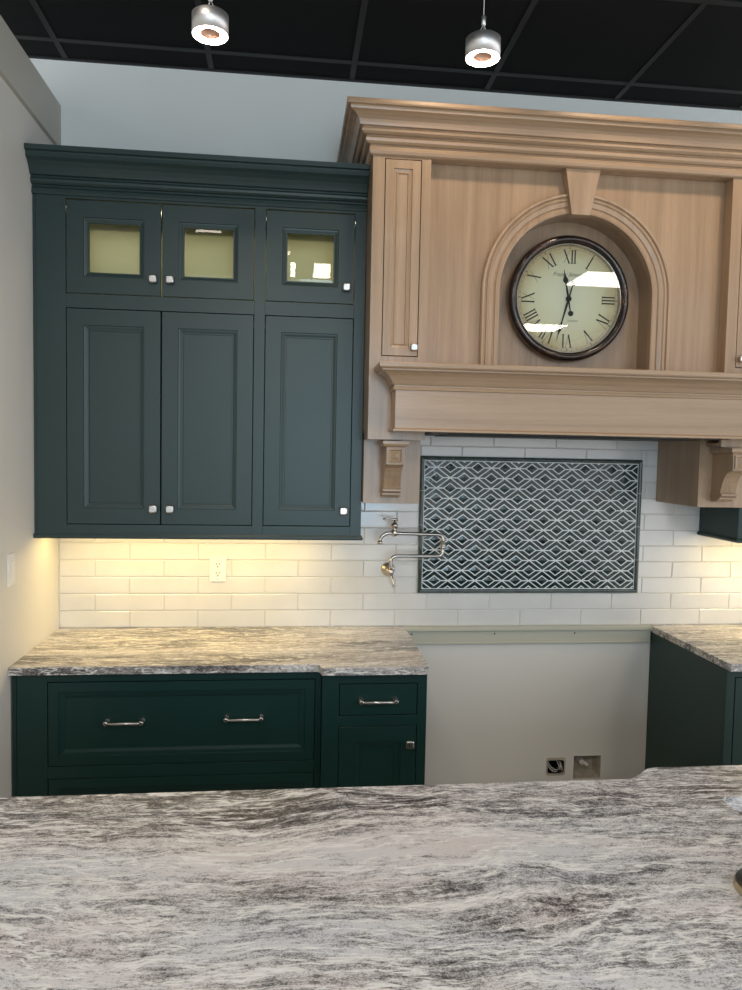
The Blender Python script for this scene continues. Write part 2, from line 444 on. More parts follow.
# ---------------------------------------------------------------- base cabinets
bd = .61
bc = thing('drawer_cabinet', 'wide dark green base cabinet with two deep drawers under the left granite worktop', 'cabinet', (.6, .3, 0))
b = MB().box(.006, 1.172, .01, bd-.02, .1, .883)
b.box(.02, 1.172, .01, bd-.09, 0, .1)
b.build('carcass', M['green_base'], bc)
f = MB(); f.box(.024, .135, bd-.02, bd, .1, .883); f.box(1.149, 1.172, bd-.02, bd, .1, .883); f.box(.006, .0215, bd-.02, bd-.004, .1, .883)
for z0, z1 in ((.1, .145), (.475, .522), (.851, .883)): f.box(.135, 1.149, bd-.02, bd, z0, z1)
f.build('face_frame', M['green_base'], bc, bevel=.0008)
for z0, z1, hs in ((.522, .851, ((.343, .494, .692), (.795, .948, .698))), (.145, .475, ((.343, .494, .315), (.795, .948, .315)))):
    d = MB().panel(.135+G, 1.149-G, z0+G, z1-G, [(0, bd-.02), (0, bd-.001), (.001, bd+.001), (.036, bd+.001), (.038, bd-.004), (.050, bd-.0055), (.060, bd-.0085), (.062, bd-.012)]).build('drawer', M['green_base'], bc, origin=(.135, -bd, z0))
    for a, c_, z in hs: pull(a, c_, bd-.012, z, d)
bd = .645
bb = thing('base_cabinet', 'narrow dark green base cabinet with one drawer above a door, standing proud of its neighbour', 'cabinet', (1.38, .3, 0))
b = MB().box(1.174, 1.588, .01, bd-.02, .1, .883); b.box(1.176, 1.586, .01, bd-.09, 0, .1)
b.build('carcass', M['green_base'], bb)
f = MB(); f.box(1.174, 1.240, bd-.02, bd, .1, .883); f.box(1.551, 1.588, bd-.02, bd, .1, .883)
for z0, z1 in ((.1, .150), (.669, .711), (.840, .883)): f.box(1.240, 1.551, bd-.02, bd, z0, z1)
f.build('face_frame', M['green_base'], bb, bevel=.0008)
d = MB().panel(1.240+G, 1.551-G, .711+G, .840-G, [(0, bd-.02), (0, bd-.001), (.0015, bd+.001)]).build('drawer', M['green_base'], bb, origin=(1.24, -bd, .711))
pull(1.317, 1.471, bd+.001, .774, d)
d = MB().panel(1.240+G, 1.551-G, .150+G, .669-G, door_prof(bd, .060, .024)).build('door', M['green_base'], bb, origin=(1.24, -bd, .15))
knob(1.522, bd, .597, d)
# right of the range gap
bd = .665
rb = thing('corner_base_cabinet', 'dark green base cabinet with plain side panel right of the empty range gap', 'cabinet', (3.2, .3, 0))
MB().box(2.832, 3.60, .01, bd-.02, .0, .883).build('carcass', M['green_base'], rb, bevel=.001)
f = MB(); f.box(2.832, 2.868, bd-.02, bd, .0, .883); f.box(3.55, 3.60, bd-.02, bd, .0, .883); f.box(2.868, 3.55, bd-.02, bd, .85, .883); f.box(2.868, 3.55, bd-.02, bd, .0, .12)
f.build('face_frame', M['green_base'], rb, bevel=.0008)
d = MB().panel(2.868+.004, 3.55-.004, .12+.003, .85-.003, door_prof(bd)).build('door', M['green_base'], rb, origin=(2.868, -bd, .12))
knob(3.50, bd, .76, d)

# ---------------------------------------------------------------- worktops
def rc(pts, idx, r, n=5):
    """round chosen corners of a 2-D polygon"""
    out = []
    for i, p in enumerate(pts):
        if i not in idx: out.append(p); continue
        P = Vector(p); A = Vector(pts[i-1])-P; B = Vector(pts[(i+1) % len(pts)])-P
        q = r if not isinstance(r, dict) else r[i]
        a = P+A.normalized()*q; b_ = P+B.normalized()*q
        for k in range(n+1):
            t = k/n; v = a*(1-t)**2+P*2*t*(1-t)+b_*t*t; out.append((v.x, v.y))
    return out
o = MB().slab(rc([(.002, .002), (1.590, .002), (1.590, .684), (1.172, .684), (1.160, .632), (.002, .632)], (2, 3, 4), .012), [], .884, .914).build('countertop', M['granite_warm'], bevel=.004, weld=True)
tag(o, 'grey and beige streaked granite worktop on the two left base cabinets', 'countertop')
o = MB().slab(rc([(2.827, .002), (3.62, .002), (3.62, .70), (2.827, .70)], (3,), .008), [], .884, .914).build('countertop', M['granite_warm'], bevel=.004, weld=True)
tag(o, 'streaked granite worktop to the right of the empty range gap', 'countertop')
# island
SX0, SX1, SD0, SD1 = 2.098, 2.80, 1.820, 2.26
outer = rc([(.03, 1.704), (1.93, 1.704), (2.005, 1.640), (3.3, 1.640), (3.3, 3.02), (.03, 3.02)], (1, 2), {1: .025, 2: .018}, 6)
isl = MB().slab(outer, [rrect(SX0, SX1, SD0, SD1, .018)], .876, .914).build('island_countertop', M['granite'], bevel=.004, weld=True)
tag(isl, 'broad white and grey streaked granite island top filling the foreground', 'countertop')
ib = thing('island_cabinet', 'dark green island base carrying the foreground granite top', 'cabinet', (1.2, 2.3, 0))
m_ = MB(); m_.box(.06, 2.04, 1.745, 1.765, .1, .875); m_.box(2.04, 3.25, 1.69, 1.71, .1, .875); m_.box(2.02, 2.04, 1.69, 1.765, .1, .875)
m_.box(.06, 3.25, 2.62, 2.64, .1, .875); m_.box(.04, .06, 1.745, 2.64, .1, .875); m_.box(3.25, 3.27, 1.69, 2.64, .1, .875); m_.box(.10, 3.2, 1.82, 2.56, 0, .12)
m_.build('carcass', M['green_base'], ib)
for x in (.08, .73, 1.38):
    MB().panel(x, x+.62, .14, .84, [(0, -0.0+1.745), (0, 1.728), (.06, 1.728), (.066, 1.735), (.08, 1.737)]).build('end_panel', M['green_base'], ib)
# sink
sk = thing('kitchen_sink', 'stainless steel undermount sink let into the island top at the right edge', 'sink', (2.45, 2.04, .68))
s = MB()
def sl(i, z): return [(a, -b_, z) for a, b_ in rrect(SX0-.004+i, SX1+.004-i, SD0-.004+i, SD1+.004-i, .022)]
s.rings([sl(-.02, .8745), sl(0, .8745), sl(.002, .70), sl(.02, .682)], cap0=False, cap1=True, smooth=False)
s.build('bowl', M['steel'], sk)
MB().lathe((2.45, -2.04, .6825), (0, 0, 1), [(.045, 0), (.043, .003), (.02, .002)], 24).build('drain', M['gun'], sk)
fb = thing('faucet_hole_cover', 'round dark topped metal cap standing on the island beside the sink', 'hole cover', (1.963, 2.21, .914))
MB().lathe((1.963, -2.21, .914), (0, 0, 1), [(.060, 0), (.062, .003), (.062, .014), (.060, .017)], 48).build('ring', M['brass'], fb)
MB().lathe((1.963, -2.21, .931), (0, 0, 1), [(.060, 0), (.058, .003), (.03, .0045)], 48).build('cap', M['gun'], fb)

# ---------------------------------------------------------------- range hood
HL, HR, HD = 1.345, 3.06, .53
REC = .47
hd = thing('range_hood', 'large light oak mantel range hood with arched niche, side columns and crown moulding', 'range hood', ((HL+HR)/2, .26, 1.53))
b = MB()
b.box(HL, HL+.018, .010, HD-.02, 1.796, 2.93); b.box(HR-.018, HR, .010, HD-.02, 1.796, 2.93)
b.box(HL, HR, .010, HD, 2.906, 3.06)
b.box(HL+.018, HR-.018, .30, .32, 1.84, 2.906)
b.build('carcass', M['wood_v'], hd, bevel=.0008)
# frieze board behind the mantel
MB().box(HL+.2, HR-.2, .45, HD, 1.832, 2.08).build('mantel_backing', M['wood_h'], hd)
CX, CZ, R0, R1 = 2.207, 2.413, .327, .4045
mz = 2.078
def archloop(r, z0): return [(CX+r, z0)]+arc(CX, CZ, r, 0, PI, 40)+[(CX-r, z0)]
pnl = [(1.56, mz), (CX-R0, mz)] + arc(CX, CZ, R0, PI, 0, 40) + [(CX+R0, mz), (2.86, mz), (2.86, 2.907), (1.56, 2.907)]
MB().prism(pnl, [], REC-.02, REC).build('back_panel', M['wood_v'], hd)
# niche: curved reveal and back
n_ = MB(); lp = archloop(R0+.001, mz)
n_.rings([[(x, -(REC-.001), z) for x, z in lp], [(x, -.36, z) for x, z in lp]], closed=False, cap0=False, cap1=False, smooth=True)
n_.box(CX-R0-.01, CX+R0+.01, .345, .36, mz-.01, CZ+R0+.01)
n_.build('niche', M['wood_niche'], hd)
# arch moulding
mp = [(R0, REC-.0), (R0, REC+.014), (R0+.006, REC+.017), (R0+.018, REC+.0165), (R0+.020, REC+.012), (R0+.024, REC+.012), (R0+.028, REC+.017), (R0+.045, REC+.021),
      (R0+.050, REC+.026), (R0+.055, REC+.026), (R0+.058, REC+.020), (R0+.062, REC+.020), (R0+.066, REC+.028), (R0+.074, REC+.029), (R1, REC+.024), (R1, REC)]
path = [(PI*k/48) for k in range(49)]
lps = [[(CX+r, -d_, mz+.004) for r, d_ in mp]]
for a in path: lps.append([(CX+r*math.cos(a), -d_, CZ+r*math.sin(a)) for r, d_ in mp])
lps.append([(CX-r, -d_, mz+.004) for r, d_ in mp])
MB().rings(lps, cap0=True, cap1=True).build('arch_moulding', M['wood_v'], hd)
k = MB()
k.rings([[(2.163, -REC, 2.726), (2.241, -REC, 2.726), (2.276, -REC, 2.908), (2.128, -REC, 2.908)],
         [(2.163, -.512, 2.726), (2.241, -.512, 2.726), (2.276, -.524, 2.908), (2.128, -.524, 2.908)]])
k.build('keystone', M['wood_v'], hd, bevel=.0015)
# columns with their narrow doors
for side, (x0, x1, dx0, dx1, kx) in enumerate(((HL, 1.576, 1.3925, 1.5395, 1.521), (2.842, HR, 2.888, 3.035, 2.908))):
    cc = MB()
    for a, b_, z0, z1 in ((x0, dx0, 1.796, 2.906), (dx1, x1, 1.796, 2.906), (dx0, dx1, 1.796, 2.127), (dx0, dx1, 2.896, 2.906)):
        cc.box(a, b_, HD-.02, HD, z0, z1)
    inner = x1 if side == 0 else x0
    cc.box(inner-.018 if side == 0 else inner, inner if side == 0 else inner+.018, .33, HD-.02, 1.84, 2.906)
    cc.box(x0+.018, x1-.018, .392, HD-.02, 1.798, 1.812)
    co = cc.build('column', M['wood_v'], hd)
    dd = MB().panel(dx0+.0032, dx1-.0032, 2.127+.0032, 2.896-.0032, [(0, HD-.018), (0, HD-.001), (.001, HD), (.033, HD), (.035, HD-.006), (.042, HD-.008), (.047, HD-.005), (.0495, HD-.005), (.052, HD-.010)]).build('door', M['wood_v'], co, origin=(dx0, -HD, 2.127))
    knob(kx, HD, 2.163, dd, .0145)
# legs and corbels
def corbel(x0, parent):
    w_ = .072; D0 = .389
    c_ = MB()
    # side silhouette (D, Z)
    sil = [(D0, 1.766), (.545, 1.766), (.545, 1.696), (.528, 1.692), (.505, 1.683), (.487, 1.664), (.474, 1.640), (.464, 1.612), (.460, 1.597), (.470, 1.594), (.472, 1.586), (.462, 1.580), (.450, 1.572), (.440, 1.562), (.425, 1.558), (D0, 1.556)]
    c_.rings([[(x0, -d_, z) for d_, z in sil], [(x0+w_, -d_, z) for d_, z in sil]])
    cb = c_.build('corbel', M['wood_v'], parent, bevel=.0012)
    cap = MB().sweep([(0, 1.766), (.008, 1.767), (.014, 1.774), (.016, 1.778), (.016, 1.790), (-.15, 1.790), (-.15, 1.766)], x0, x0+w_, .545, D0)
    cap = MB(); 
    cap.sweep([(0, 1.766), (.008, 1.768), (.014, 1.775), (.016, 1.779), (.016, 1.790), (0, 1.790)], x0, x0+w_, .545, D0)
    cap.box(x0, x0+w_, D0, .545, 1.767, 1.790)
    cap.build('corbel_cap', M['wood_h'], cb)
    ro = MB(); xa, xb, za, zb = x0+.007, x0+w_-.007, 1.702, 1.760
    lpz = [[(xa+i, -d_, za+i), (xb-i, -d_, za+i), (xb-i, -d_, zb-i), (xa+i, -d_, zb-i)] for i, d_ in ((0, .545), (0, .551), (.005, .552), (.009, .546), (.012, .5465), (.0285, .556))]
    ro.rings(lpz); ro.build('rosette', M['wood_v'], cb)
    ft = MB().box(x0-.004, x0+w_+.004, D0, .478, 1.586, 1.594); ft.box(x0-.003, x0+w_+.003, D0, .462, 1.570, 1.578)
    ft.build('corbel_foot', M['wood_h'], cb, bevel=.001)
for x0, x1, cx in ((HL, 1.584, 1.420), (2.830, HR, 2.890)):
    l_ = MB(); l_.box(x0, x0+.018, .010, .371, 1.530, 1.826); l_.box(x1-.018, x1, .010, .371, 1.530, 1.826); l_.box(x0, x1, .371, .389, 1.530, 1.826)
    l_.box(x0+.018, x1-.018, .010, .371, 1.532, 1.545)
    lo = l_.build('leg', M['wood_v'], hd, bevel=.0008)
    corbel(cx, lo)
# mantel
AL, AR, AD = 1.437, 2.97, .65
MB().sweep([(0, 1.826), (.004, 1.8255), (.009, 1.828), (.009, 1.834), (.003, 1.838), (0, 1.840), (0, 1.984), (.008, 1.986), (.010, 1.992), (.006, 1.998), (.006, 2.003),
            (.012, 2.006), (.020, 2.022), (.032, 2.037), (.048, 2.049), (.060, 2.054), (.061, 2.060), (.069, 2.062), (.072, 2.067), (.072, 2.080), (.069, 2.084), (-.01, 2.084), (-.01, 1.826)],
           AL, AR, AD, HD-.03).build('mantel_shelf', M['wood_h'], hd)
MB().box(AL, AR, HD, AD, 2.074, 2.084).build('mantel_top', M['wood_h'], hd)
ins = MB(); ins.box(1.60, 2.815, .12, .63, 1.8235, 1.832); ins.box(1.68, 2.73, .2, .50, 1.8195, 1.824)
ins.build('steel_insert', M['liner_metal'], hd, bevel=.002)
# crown
cp = [(-.01, 2.902), (.006, 2.903), (.012, 2.908), (.016, 2.918), (.016, 2.932), (.013, 2.936), (.013, 2.940), (.024, 2.941), (.031, 2.948), (.033, 2.958), (.029, 2.965), (.029, 2.969),
      (.042, 2.970), (.050, 2.977), (.051, 2.984), (.046, 2.990), (.046, 2.994), (.058, 2.995), (.060, 3.004), (.064, 3.014), (.071, 3.024), (.082, 3.032), (.096, 3.038), (.098, 3.044), (.098, 3.049), (.110, 3.051), (.113, 3.056), (.113, 3.068), (.110, 3.070), (-.01, 3.070)]
MB().sweep(cp, HL, HR, HD, .0).build('crown_moulding', M['wood_h'], hd)
MB().box(HL, HR, .0, HD, 3.052, 3.064).build('top_board', M['wood_h'], hd)

# green wall cabinet on the right, behind the hood leg
wc = thing('wall_cabinet', 'dark green wall cabinet just showing below the right leg of the oak hood', 'cabinet', (3.3, .17, 1.372))
b = MB().box(3.062, 3.60, .010, UD-.02, 1.39, 2.75); b.box(3.062, 3.10, UD-.02, UD, 1.372, 2.75); b.box(3.56, 3.60, UD-.02, UD, 1.372, 2.75)
b.box(3.10, 3.56, UD-.02, UD, 1.372, 1.424); b.box(3.062, 3.075, .010, UD-.02, 1.372, 1.39)
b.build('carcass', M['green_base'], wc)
MB().panel(3.10+G, 3.56-G, 1.424+G, 2.74, door_prof(UD)).build('door', M['green_base'], wc)
MB().sweep(GREEN_CROWN, 3.062, 3.60, UD-.004, 0, left=False).build('crown_moulding', M['green_base'], wc)
MB().sweep([(0, 1.366), (.006, 1.366), (.010, 1.371), (.010, 1.378), (.004, 1.386), (0, 1.386)], 3.062, 3.60, UD, .012).build('light_rail', M['green_base'], wc)

# ---------------------------------------------------------------- clock
KX, KZ = 2.2060, 2.4115
ck = thing('wall_clock', 'round clock with distressed black rim and cream Roman numeral face hanging in the arched niche', 'clock', (KX, .36, KZ))
K = Vector((KX, -.361, KZ))
def kp(r, th, dd): return (KX+r*math.sin(th), -dd, KZ+r*math.cos(th))
MB().lathe((KX, -.361, KZ), (0, -1, 0), [(.235, 0), (.257, .004), (.260, .018), (.2645, .030), (.263, .044), (.257, .053), (.249, .058), (.241, .057), (.235, .050), (.2315, .040), (.230, .036), (.226, .030)], 96, cap0=True, cap1=False).build('rim', M['bezel'], ck, origin=K)
MB().lathe((KX, -.385, KZ), (0, -1, 0), [(.229, 0), (.229, .006)], 72).build('dial', M['face'], ck, origin=K)
MB().lathe((KX, -.391, KZ), (0, -1, 0), [(.2262, 0), (.2295, .013), (.2265, .0135), (.2215, .001)], 96, cap0=False, cap1=False).build('inner_ring', M['nickel_dark'], ck, origin=K)
# numerals
FD = .3916
def strokes(numeral, h=.054):
    """list of quads in (u, v): u sideways, v outwards 0..h; returns width"""
    out = []; u = 0; thick = .0058; thin = .0011; gap = .0045; sf = .0022
    def quad(u0, v0, u1, v1, t): out.append([(u0-t/2, v0), (u0+t/2, v0), (u1+t/2, v1), (u1-t/2, v1)])
    def serif(c_, v, wd): out.append([(c_-wd/2, v-sf/2), (c_+wd/2, v-sf/2), (c_+wd/2, v+sf/2), (c_-wd/2, v+sf/2)])
    for ch in numeral:
        if ch == 'I':
            w_ = .0085; c_ = u+w_/2; quad(c_, 0, c_, h, .0054); serif(c_, 0, .0115); serif(c_, h, .0115); u += w_+gap
        elif ch == 'V':
            w_ = .030; quad(u+.004, h, u+w_/2+.001, 0, thick); quad(u+w_-.003, h, u+w_/2+.001, 0, thin); serif(u+.004, h, .013); serif(u+w_-.003, h, .006); u += w_+gap
        elif ch == 'X':
            w_ = .030; quad(u+.004, h, u+w_-.004, 0, thick); quad(u+w_-.003, h, u+.003, 0, thin)
            for c_, v in ((u+.004, h), (u+w_-.004, 0)): serif(c_, v, .009)
            u += w_+gap
    return out, u-gap
for i, s_ in enumerate(['XII', 'I', 'II', 'III', 'IV', 'V', 'VI', 'VII', 'VIII', 'IX', 'X', 'XI']):
    th = i*PI/6; q, wd = strokes(s_); m_ = MB(); r0 = .150
    for p in q:
        lpv = []
        for u, v in p:
            u -= wd/2
            lpv.append((KX+math.sin(th)*(r0+v)+math.cos(th)*u, KZ+math.cos(th)*(r0+v)-math.sin(th)*u))
        m_.prism(lpv, [], FD-.0002, FD+.0004)
    m_.build('numeral', M['black'], ck, origin=K)
# minute track
m_ = MB()
def ringz(r0, r1):
    n = 96; m_.add([kp(r0, 2*PI*k/n, FD) for k in range(n)]+[kp(r1, 2*PI*k/n, FD) for k in range(n)], [(k, (k+1) % n, n+(k+1) % n, n+k) for k in range(n)])
ringz(.2105, .2115); ringz(.2185, .2195)
for k in range(60):
    th = 2*PI*k/60; dt = (.0022 if k % 5 == 0 else .0007); a = .0085 if k % 5 == 0 else .0
    m_.add([kp(.2108-a*.3, th-dt/.21, FD+.0001), kp(.2108-a*.3, th+dt/.21, FD+.0001), kp(.2192, th+dt/.21, FD+.0001), kp(.2192, th-dt/.21, FD+.0001)], [(0, 1, 2, 3)])
m_.build('minute_track', M['ink'], ck, origin=K)
def text(body, x, z, size, mat, shear=.35):
    cu = bpy.data.curves.new('dial_lettering', 'FONT'); cu.body = body; cu.size = size; cu.align_x = 'CENTER'; cu.align_y = 'CENTER'; cu.shear = shear
    tmp = bpy.data.objects.new('t', cu); COL.objects.link(tmp)
    dg = bpy.context.evaluated_depsgraph_get(); me = bpy.data.meshes.new_from_object(tmp.evaluated_get(dg))
    bpy.data.objects.remove(tmp); me.materials.clear(); me.materials.append(mat)
    for v in me.vertices: v.co = Vector((v.co.x, -.0, v.co.y))
    ob = bpy.data.objects.new('dial_lettering', me); COL.objects.link(ob); ob.parent = ck
    ob.location = Vector((x, -FD, z))-WORLD[ck.name]; return ob
text('Frazer Simmons', KX+.005, KZ+.102, .0235, M['ink'])
text('LONDON', KX+.022, KZ-.092, .010, M['ink'], 0)
def hand(th, L, tail, sp, name, dd, bulb):
    m_ = MB()
    def P(r, u): return (KX+math.sin(th)*r+math.cos(th)*u, KZ+math.cos(th)*r-math.sin(th)*u)
    sil = [(-tail+.012, .0022), (0, .0034), (.035, .0042), (sp-.022, .0024), (sp-.016, .0042), (sp-.012, .0024), (sp-.006, .0090), (sp, .0115), (sp+.007, .0095), (sp+.020, .0036), (sp+.032, .0014), (L, .0006)]
    lp_ = [P(r, u) for r, u in sil]+[P(r, -u) for r, u in reversed(sil)]
    m_.prism(lp_, [], dd, dd+.0015)
    c_ = P(-tail, 0)
    m_.lathe((c_[0], -dd, c_[1]), (0, -1, 0), [(bulb, 0), (bulb, .0015)], 24)
    return m_.build(name, M['black'], ck, origin=K)
hand(math.radians(-10.8), .122, .062, .078, 'hour_hand', .3935, .0115)
hand(math.radians(195.2), .184, .068, .125, 'minute_hand', .3960, .0112)
MB().lathe((KX, -.393, KZ), (0, -1, 0), [(.012, 0), (.012, .006), (.006, .008)], 24).build('hub', M['black'], ck, origin=K)
MB().lathe((KX, -.404, KZ), (0, -1, 0), [(.2285, 0), (.2285, .001)], 72, smooth=False, cap0=False).build('crystal', M['glass'], ck, origin=K)

# ---------------------------------------------------------------- decorative tile panel
PX0, PX1, PZ0, PZ1 = 1.652, 2.752, 1.077, 1.731
tp = thing('tile_panel', 'framed dark green and white diamond pattern tile panel set in the splashback below the hood', 'tile panel', (2.2, .008, PZ0))
MB().box(PX0+.004, PX1-.004, .0042, .0125, PZ0+.004, PZ1-.004).build('grout_bed', M['grout_light'], tp)
bw = .0205
fr = MB()
def liner(a0, a1, horiz, pos):
    """half-round strip pieces"""
    n = max(1, round((a1-a0)/.152)); st = (a1-a0)/n
    for k in range(n):
        p0 = a0+k*st+(.0012 if k else 0); p1 = a0+(k+1)*st-(.0012 if k < n-1 else 0)
        pf = [(0, .0125), (0, .018), (.003, .0215), (.0085, .0235), (.014, .0225), (.018, .0185), (.0185, .0125)]
        lpv = []
        for p in (p0, p1):
            lp_ = []
            for o_, d_ in pf:
                cut = (o_ if k == 0 and p == p0 else 0) - (o_ if k == n-1 and p == p1 else 0)
                q = pos+o_ if pos in (PX0, PZ0) else pos-o_
                lp_.append((p+cut, -d_, q) if horiz else (q, -d_, p+cut))
            lpv.append(lp_)
        fr.rings(lpv)
liner(PX0, PX1, True, PZ0); liner(PX0, PX1, True, PZ1); liner(PZ0, PZ1, False, PX0); liner(PZ0, PZ1, False, PX1)
fr.build('border', M['liner'], tp)
# diamonds and chevrons
def clip(poly, x0, x1, z0, z1):
    for ax, lim, sg in ((0, x0, 1), (0, x1, -1), (1, z0, 1), (1, z1, -1)):
        out = []
        for i in range(len(poly)):
            a, b_ = poly[i-1], poly[i]; ia = (a[ax]-lim)*sg >= 0; ib = (b_[ax]-lim)*sg >= 0
            if ia != ib:
                t = (lim-a[ax])/(b_[ax]-a[ax]); out.append((a[0]+(b_[0]-a[0])*t, a[1]+(b_[1]-a[1])*t))
            if ib: out.append(b_)
        poly = out
        if not poly: return []
    return poly
A_, B_ = .0666, .04935
mo = MB(); ix0, ix1, iz0, iz1 = PX0+bw+.002, PX1-bw-.002, PZ0+bw+.002, PZ1-bw-.002
def piece(poly, peak=None):
    poly = clip(poly, ix0, ix1, iz0, iz1)
    if len(poly) < 3: return
    n = len(poly); cx_ = sum(p[0] for p in poly)/n; cz_ = sum(p[1] for p in poly)/n
    if abs(sum(poly[i-1][0]*poly[i][1]-poly[i][0]*poly[i-1][1] for i in range(n))) < 4e-5: return
    mo.rings([[(x, -.0115, z) for x, z in poly], [(x, -.0140, z) for x, z in poly]], cap0=False, cap1=not peak)
    if peak:
        o_ = len(mo.v); mo.v += [(x, -.0140, z) for x, z in poly]+[(cx_, -.0165, cz_)]
        for i in range(n): mo.f.append([o_+i, o_+(i+1) % n, o_+n]); mo.smooth.append(False)
T_ = .0056
for i in range(-3, 22):
    for j in range(-3, 18):
        if (i+j) % 2 == 0: continue
        cx_ = 1.731+A_+A_*(i-2); cz_ = 1.679-B_*(j-1)
        sd, si, so = .405, .545, .928
        piece([(cx_+A_*sd, cz_), (cx_, cz_+B_*sd), (cx_-A_*sd, cz_), (cx_, cz_-B_*sd)], peak=True)
        h_ = T_/2
        for sx in (1, -1):
            for sz in (1, -1):
                piece([(cx_+sx*A_*(so-h_/B_), cz_+sz*h_), (cx_, cz_+sz*B_*so), (cx_, cz_+sz*B_*si), (cx_+sx*A_*(si-h_/B_), cz_+sz*h_)])
mo.build('diamond_mosaic', M['tile_green'], tp)

# ---------------------------------------------------------------- pot filler
pf = thing('pot_filler', 'polished nickel folding pot filler tap mounted on the splashback beside the tile panel', 'tap', (1.508, .008, 1.19))
q = .10
MB().lathe((1.508, -.008, 1.190), (0, -1, 0), [(.033, 0), (.033, .004), (.028, .009), (.022, .012), (.016, .018), (.014, .040), (.018, .044), (.018, .060), (.012, .066)], 32).build('escutcheon', M['nickel_dark'], pf)
MB().tube(bend([(1.508, -.06, 1.190), (1.508, -q, 1.192), (1.509, -q, 1.266), (1.751, -q, 1.2665), (1.7515, -q, 1.312)], .032, 8), .0085, 14).lathe((1.508, -q, 1.175), (0, 0, 1), [(.010, 0), (.014, .004), (.014, .026), (.010, .030)], 24).build('lower_arm', M['nickel_dark'], pf)
MB().lathe((1.7515, -q, 1.300), (0, 0, 1), [(.009, 0), (.0125, .003), (.0125, .010), (.0105, .012), (.0125, .014), (.0125, .022), (.009, .025)], 24).build('swivel_joint', M['nickel_dark'], pf)
MB().tube(bend([(1.7515, -q, 1.318), (1.751, -q, 1.366), (1.485, -q, 1.373), (1.459, -q, 1.352), (1.455, -q, 1.330)], .028, 8), .0085, 14).lathe((1.4555, -q, 1.320), (0, 0, 1), [(.010, 0), (.0125, .004), (.0125, .012), (.009, .016)], 24).build('spout_arm', M['nickel_dark'], pf)
MB().lathe((1.522, -q, 1.357), (0, 0, 1), [(.008, 0), (.014, .004), (.016, .015), (.014, .026), (.010, .031), (.010, .040), (.0155, .044), (.0155, .056), (.010, .062), (.006, .066), (.006, .078)], 28).build('valve', M['nickel_dark'], pf)
MB().tube([(1.538, -q, 1.433), (1.522, -q, 1.436), (1.500, -q, 1.438), (1.480, -q, 1.439), (1.468, -q, 1.437)], [.005, .0065, .0045, .0062, .004], 12).build('lever_handle', M['nickel_dark'], pf)
MB().tube([(1.512, -.058, 1.185), (1.520, -.075, 1.160), (1.524, -.085, 1.135), (1.525, -.088, 1.118)], [.0065, .0048, .0060, .0035], 12).build('shutoff_lever', M['nickel_dark'], pf)

# ---------------------------------------------------------------- wall devices
ol = thing('wall_outlet', 'white double socket outlet on the tiled splashback under the green wall cabinet', 'outlet', (.712, .008, 1.13))
MB().prism(rrect(.674, .750, 1.131, 1.249, .005), [], .0085, .0135).build('cover_plate', M['plate'], ol, bevel=.0015)
r_ = MB().prism(rrect(.695, .729, 1.157, 1.224, .003), [], .0135, .0155).build('receptacle', M['plate'], ol, bevel=.0006)
for zc in (1.207, 1.166):
    for x in (.7048, .7182): MB().box(x-.0016, x+.0016, .0155, .0158, zc+.001, zc+.010).build('socket_slot', M['slot'], r_)
    MB().prism(arc(.7115, zc-.0065, .0032, 0, 2*PI, 12)[:-1], [], .0155, .0158).build('earth_hole', M['slot'], r_)
for z in (1.1405, 1.2395): MB().lathe((.712, -.0135, z), (0, -1, 0), [(.0032, 0), (.003, .0008)], 12).build('plate_screw', M['rail'], ol)
sw = thing('light_switch', 'white rocker light switch on the left wall in front of the worktop', 'switch', (0, .597, 1.22))
def yz(y0, y1, z0, z1, x0, x1): return MB().box(x0, x1, y0, y1, z0, z1)
yz(.560, .632, 1.218, 1.338, .0005, .006).build('cover_plate', M['plate'], sw, bevel=.0015)
yz(.579, .613, 1.245, 1.311, .006, .0085).build('rocker', M['plate'], sw, bevel=.001)

# open electrical box and gas stub box in the range gap
eb = thing('electrical_box', 'open junction box of loose cables in the bare wall of the range gap', 'electrical box', (2.37, 0, .165))
e_ = MB(); o1 = rrect(*HX, .012); lpA = [(x, -.0038, z) for x, z in o1]; lpB = [(x, .075, z) for x, z in o1]
e_.rings([lpA, lpB], cap0=False, cap1=True); e_.build('box', M['dark'], eb)
MB().prism(rrect(HX[0]-.004, HX[1]+.004, HX[2]-.006, HX[3]+.008, .014), [rrect(*[HX[0]+.003, HX[1]-.003, HX[2]+.004, HX[3]-.004], .011)], .003, .006).build('rim', M['drywall'], eb)
for k_, pts in enumerate([[(2.332, .03, .22), (2.338, .0, .195), (2.36, -.003, .176), (2.385, .01, .172)], [(2.338, .05, .23), (2.345, .01, .20), (2.37, .0, .182), (2.395, .02, .18)],
             [(2.378, .04, .238), (2.384, .005, .215), (2.392, .0, .195), (2.388, .02, .175)], [(2.39, .04, .236), (2.398, .005, .212), (2.394, .0, .19), (2.398, .02, .172)], [(2.402, .04, .232), (2.404, .01, .205), (2.408, .0, .185), (2.404, .02, .17)]]):
    MB().tube(bend(pts, .03, 5), .0026, 8).build('cable', M['wire'], eb)
gb = thing('gas_box', 'square recess with a brass gas valve in the bare wall of the range gap', 'gas outlet', (2.53, 0, .139))
lA = [(GX[0], GX[2]), (GX[1], GX[2]), (GX[1], GX[3]), (GX[0], GX[3])]
i_ = .02
MB().rings([[(x, -.0038, z) for x, z in lA], [(x+(i_*.3 if x < 2.5 else -i_*.8), .06, z+(i_*.8 if z < .2 else -i_*.3)) for x, z in lA]], cap0=False, cap1=True).build('recess_box', M['drywall'], gb)
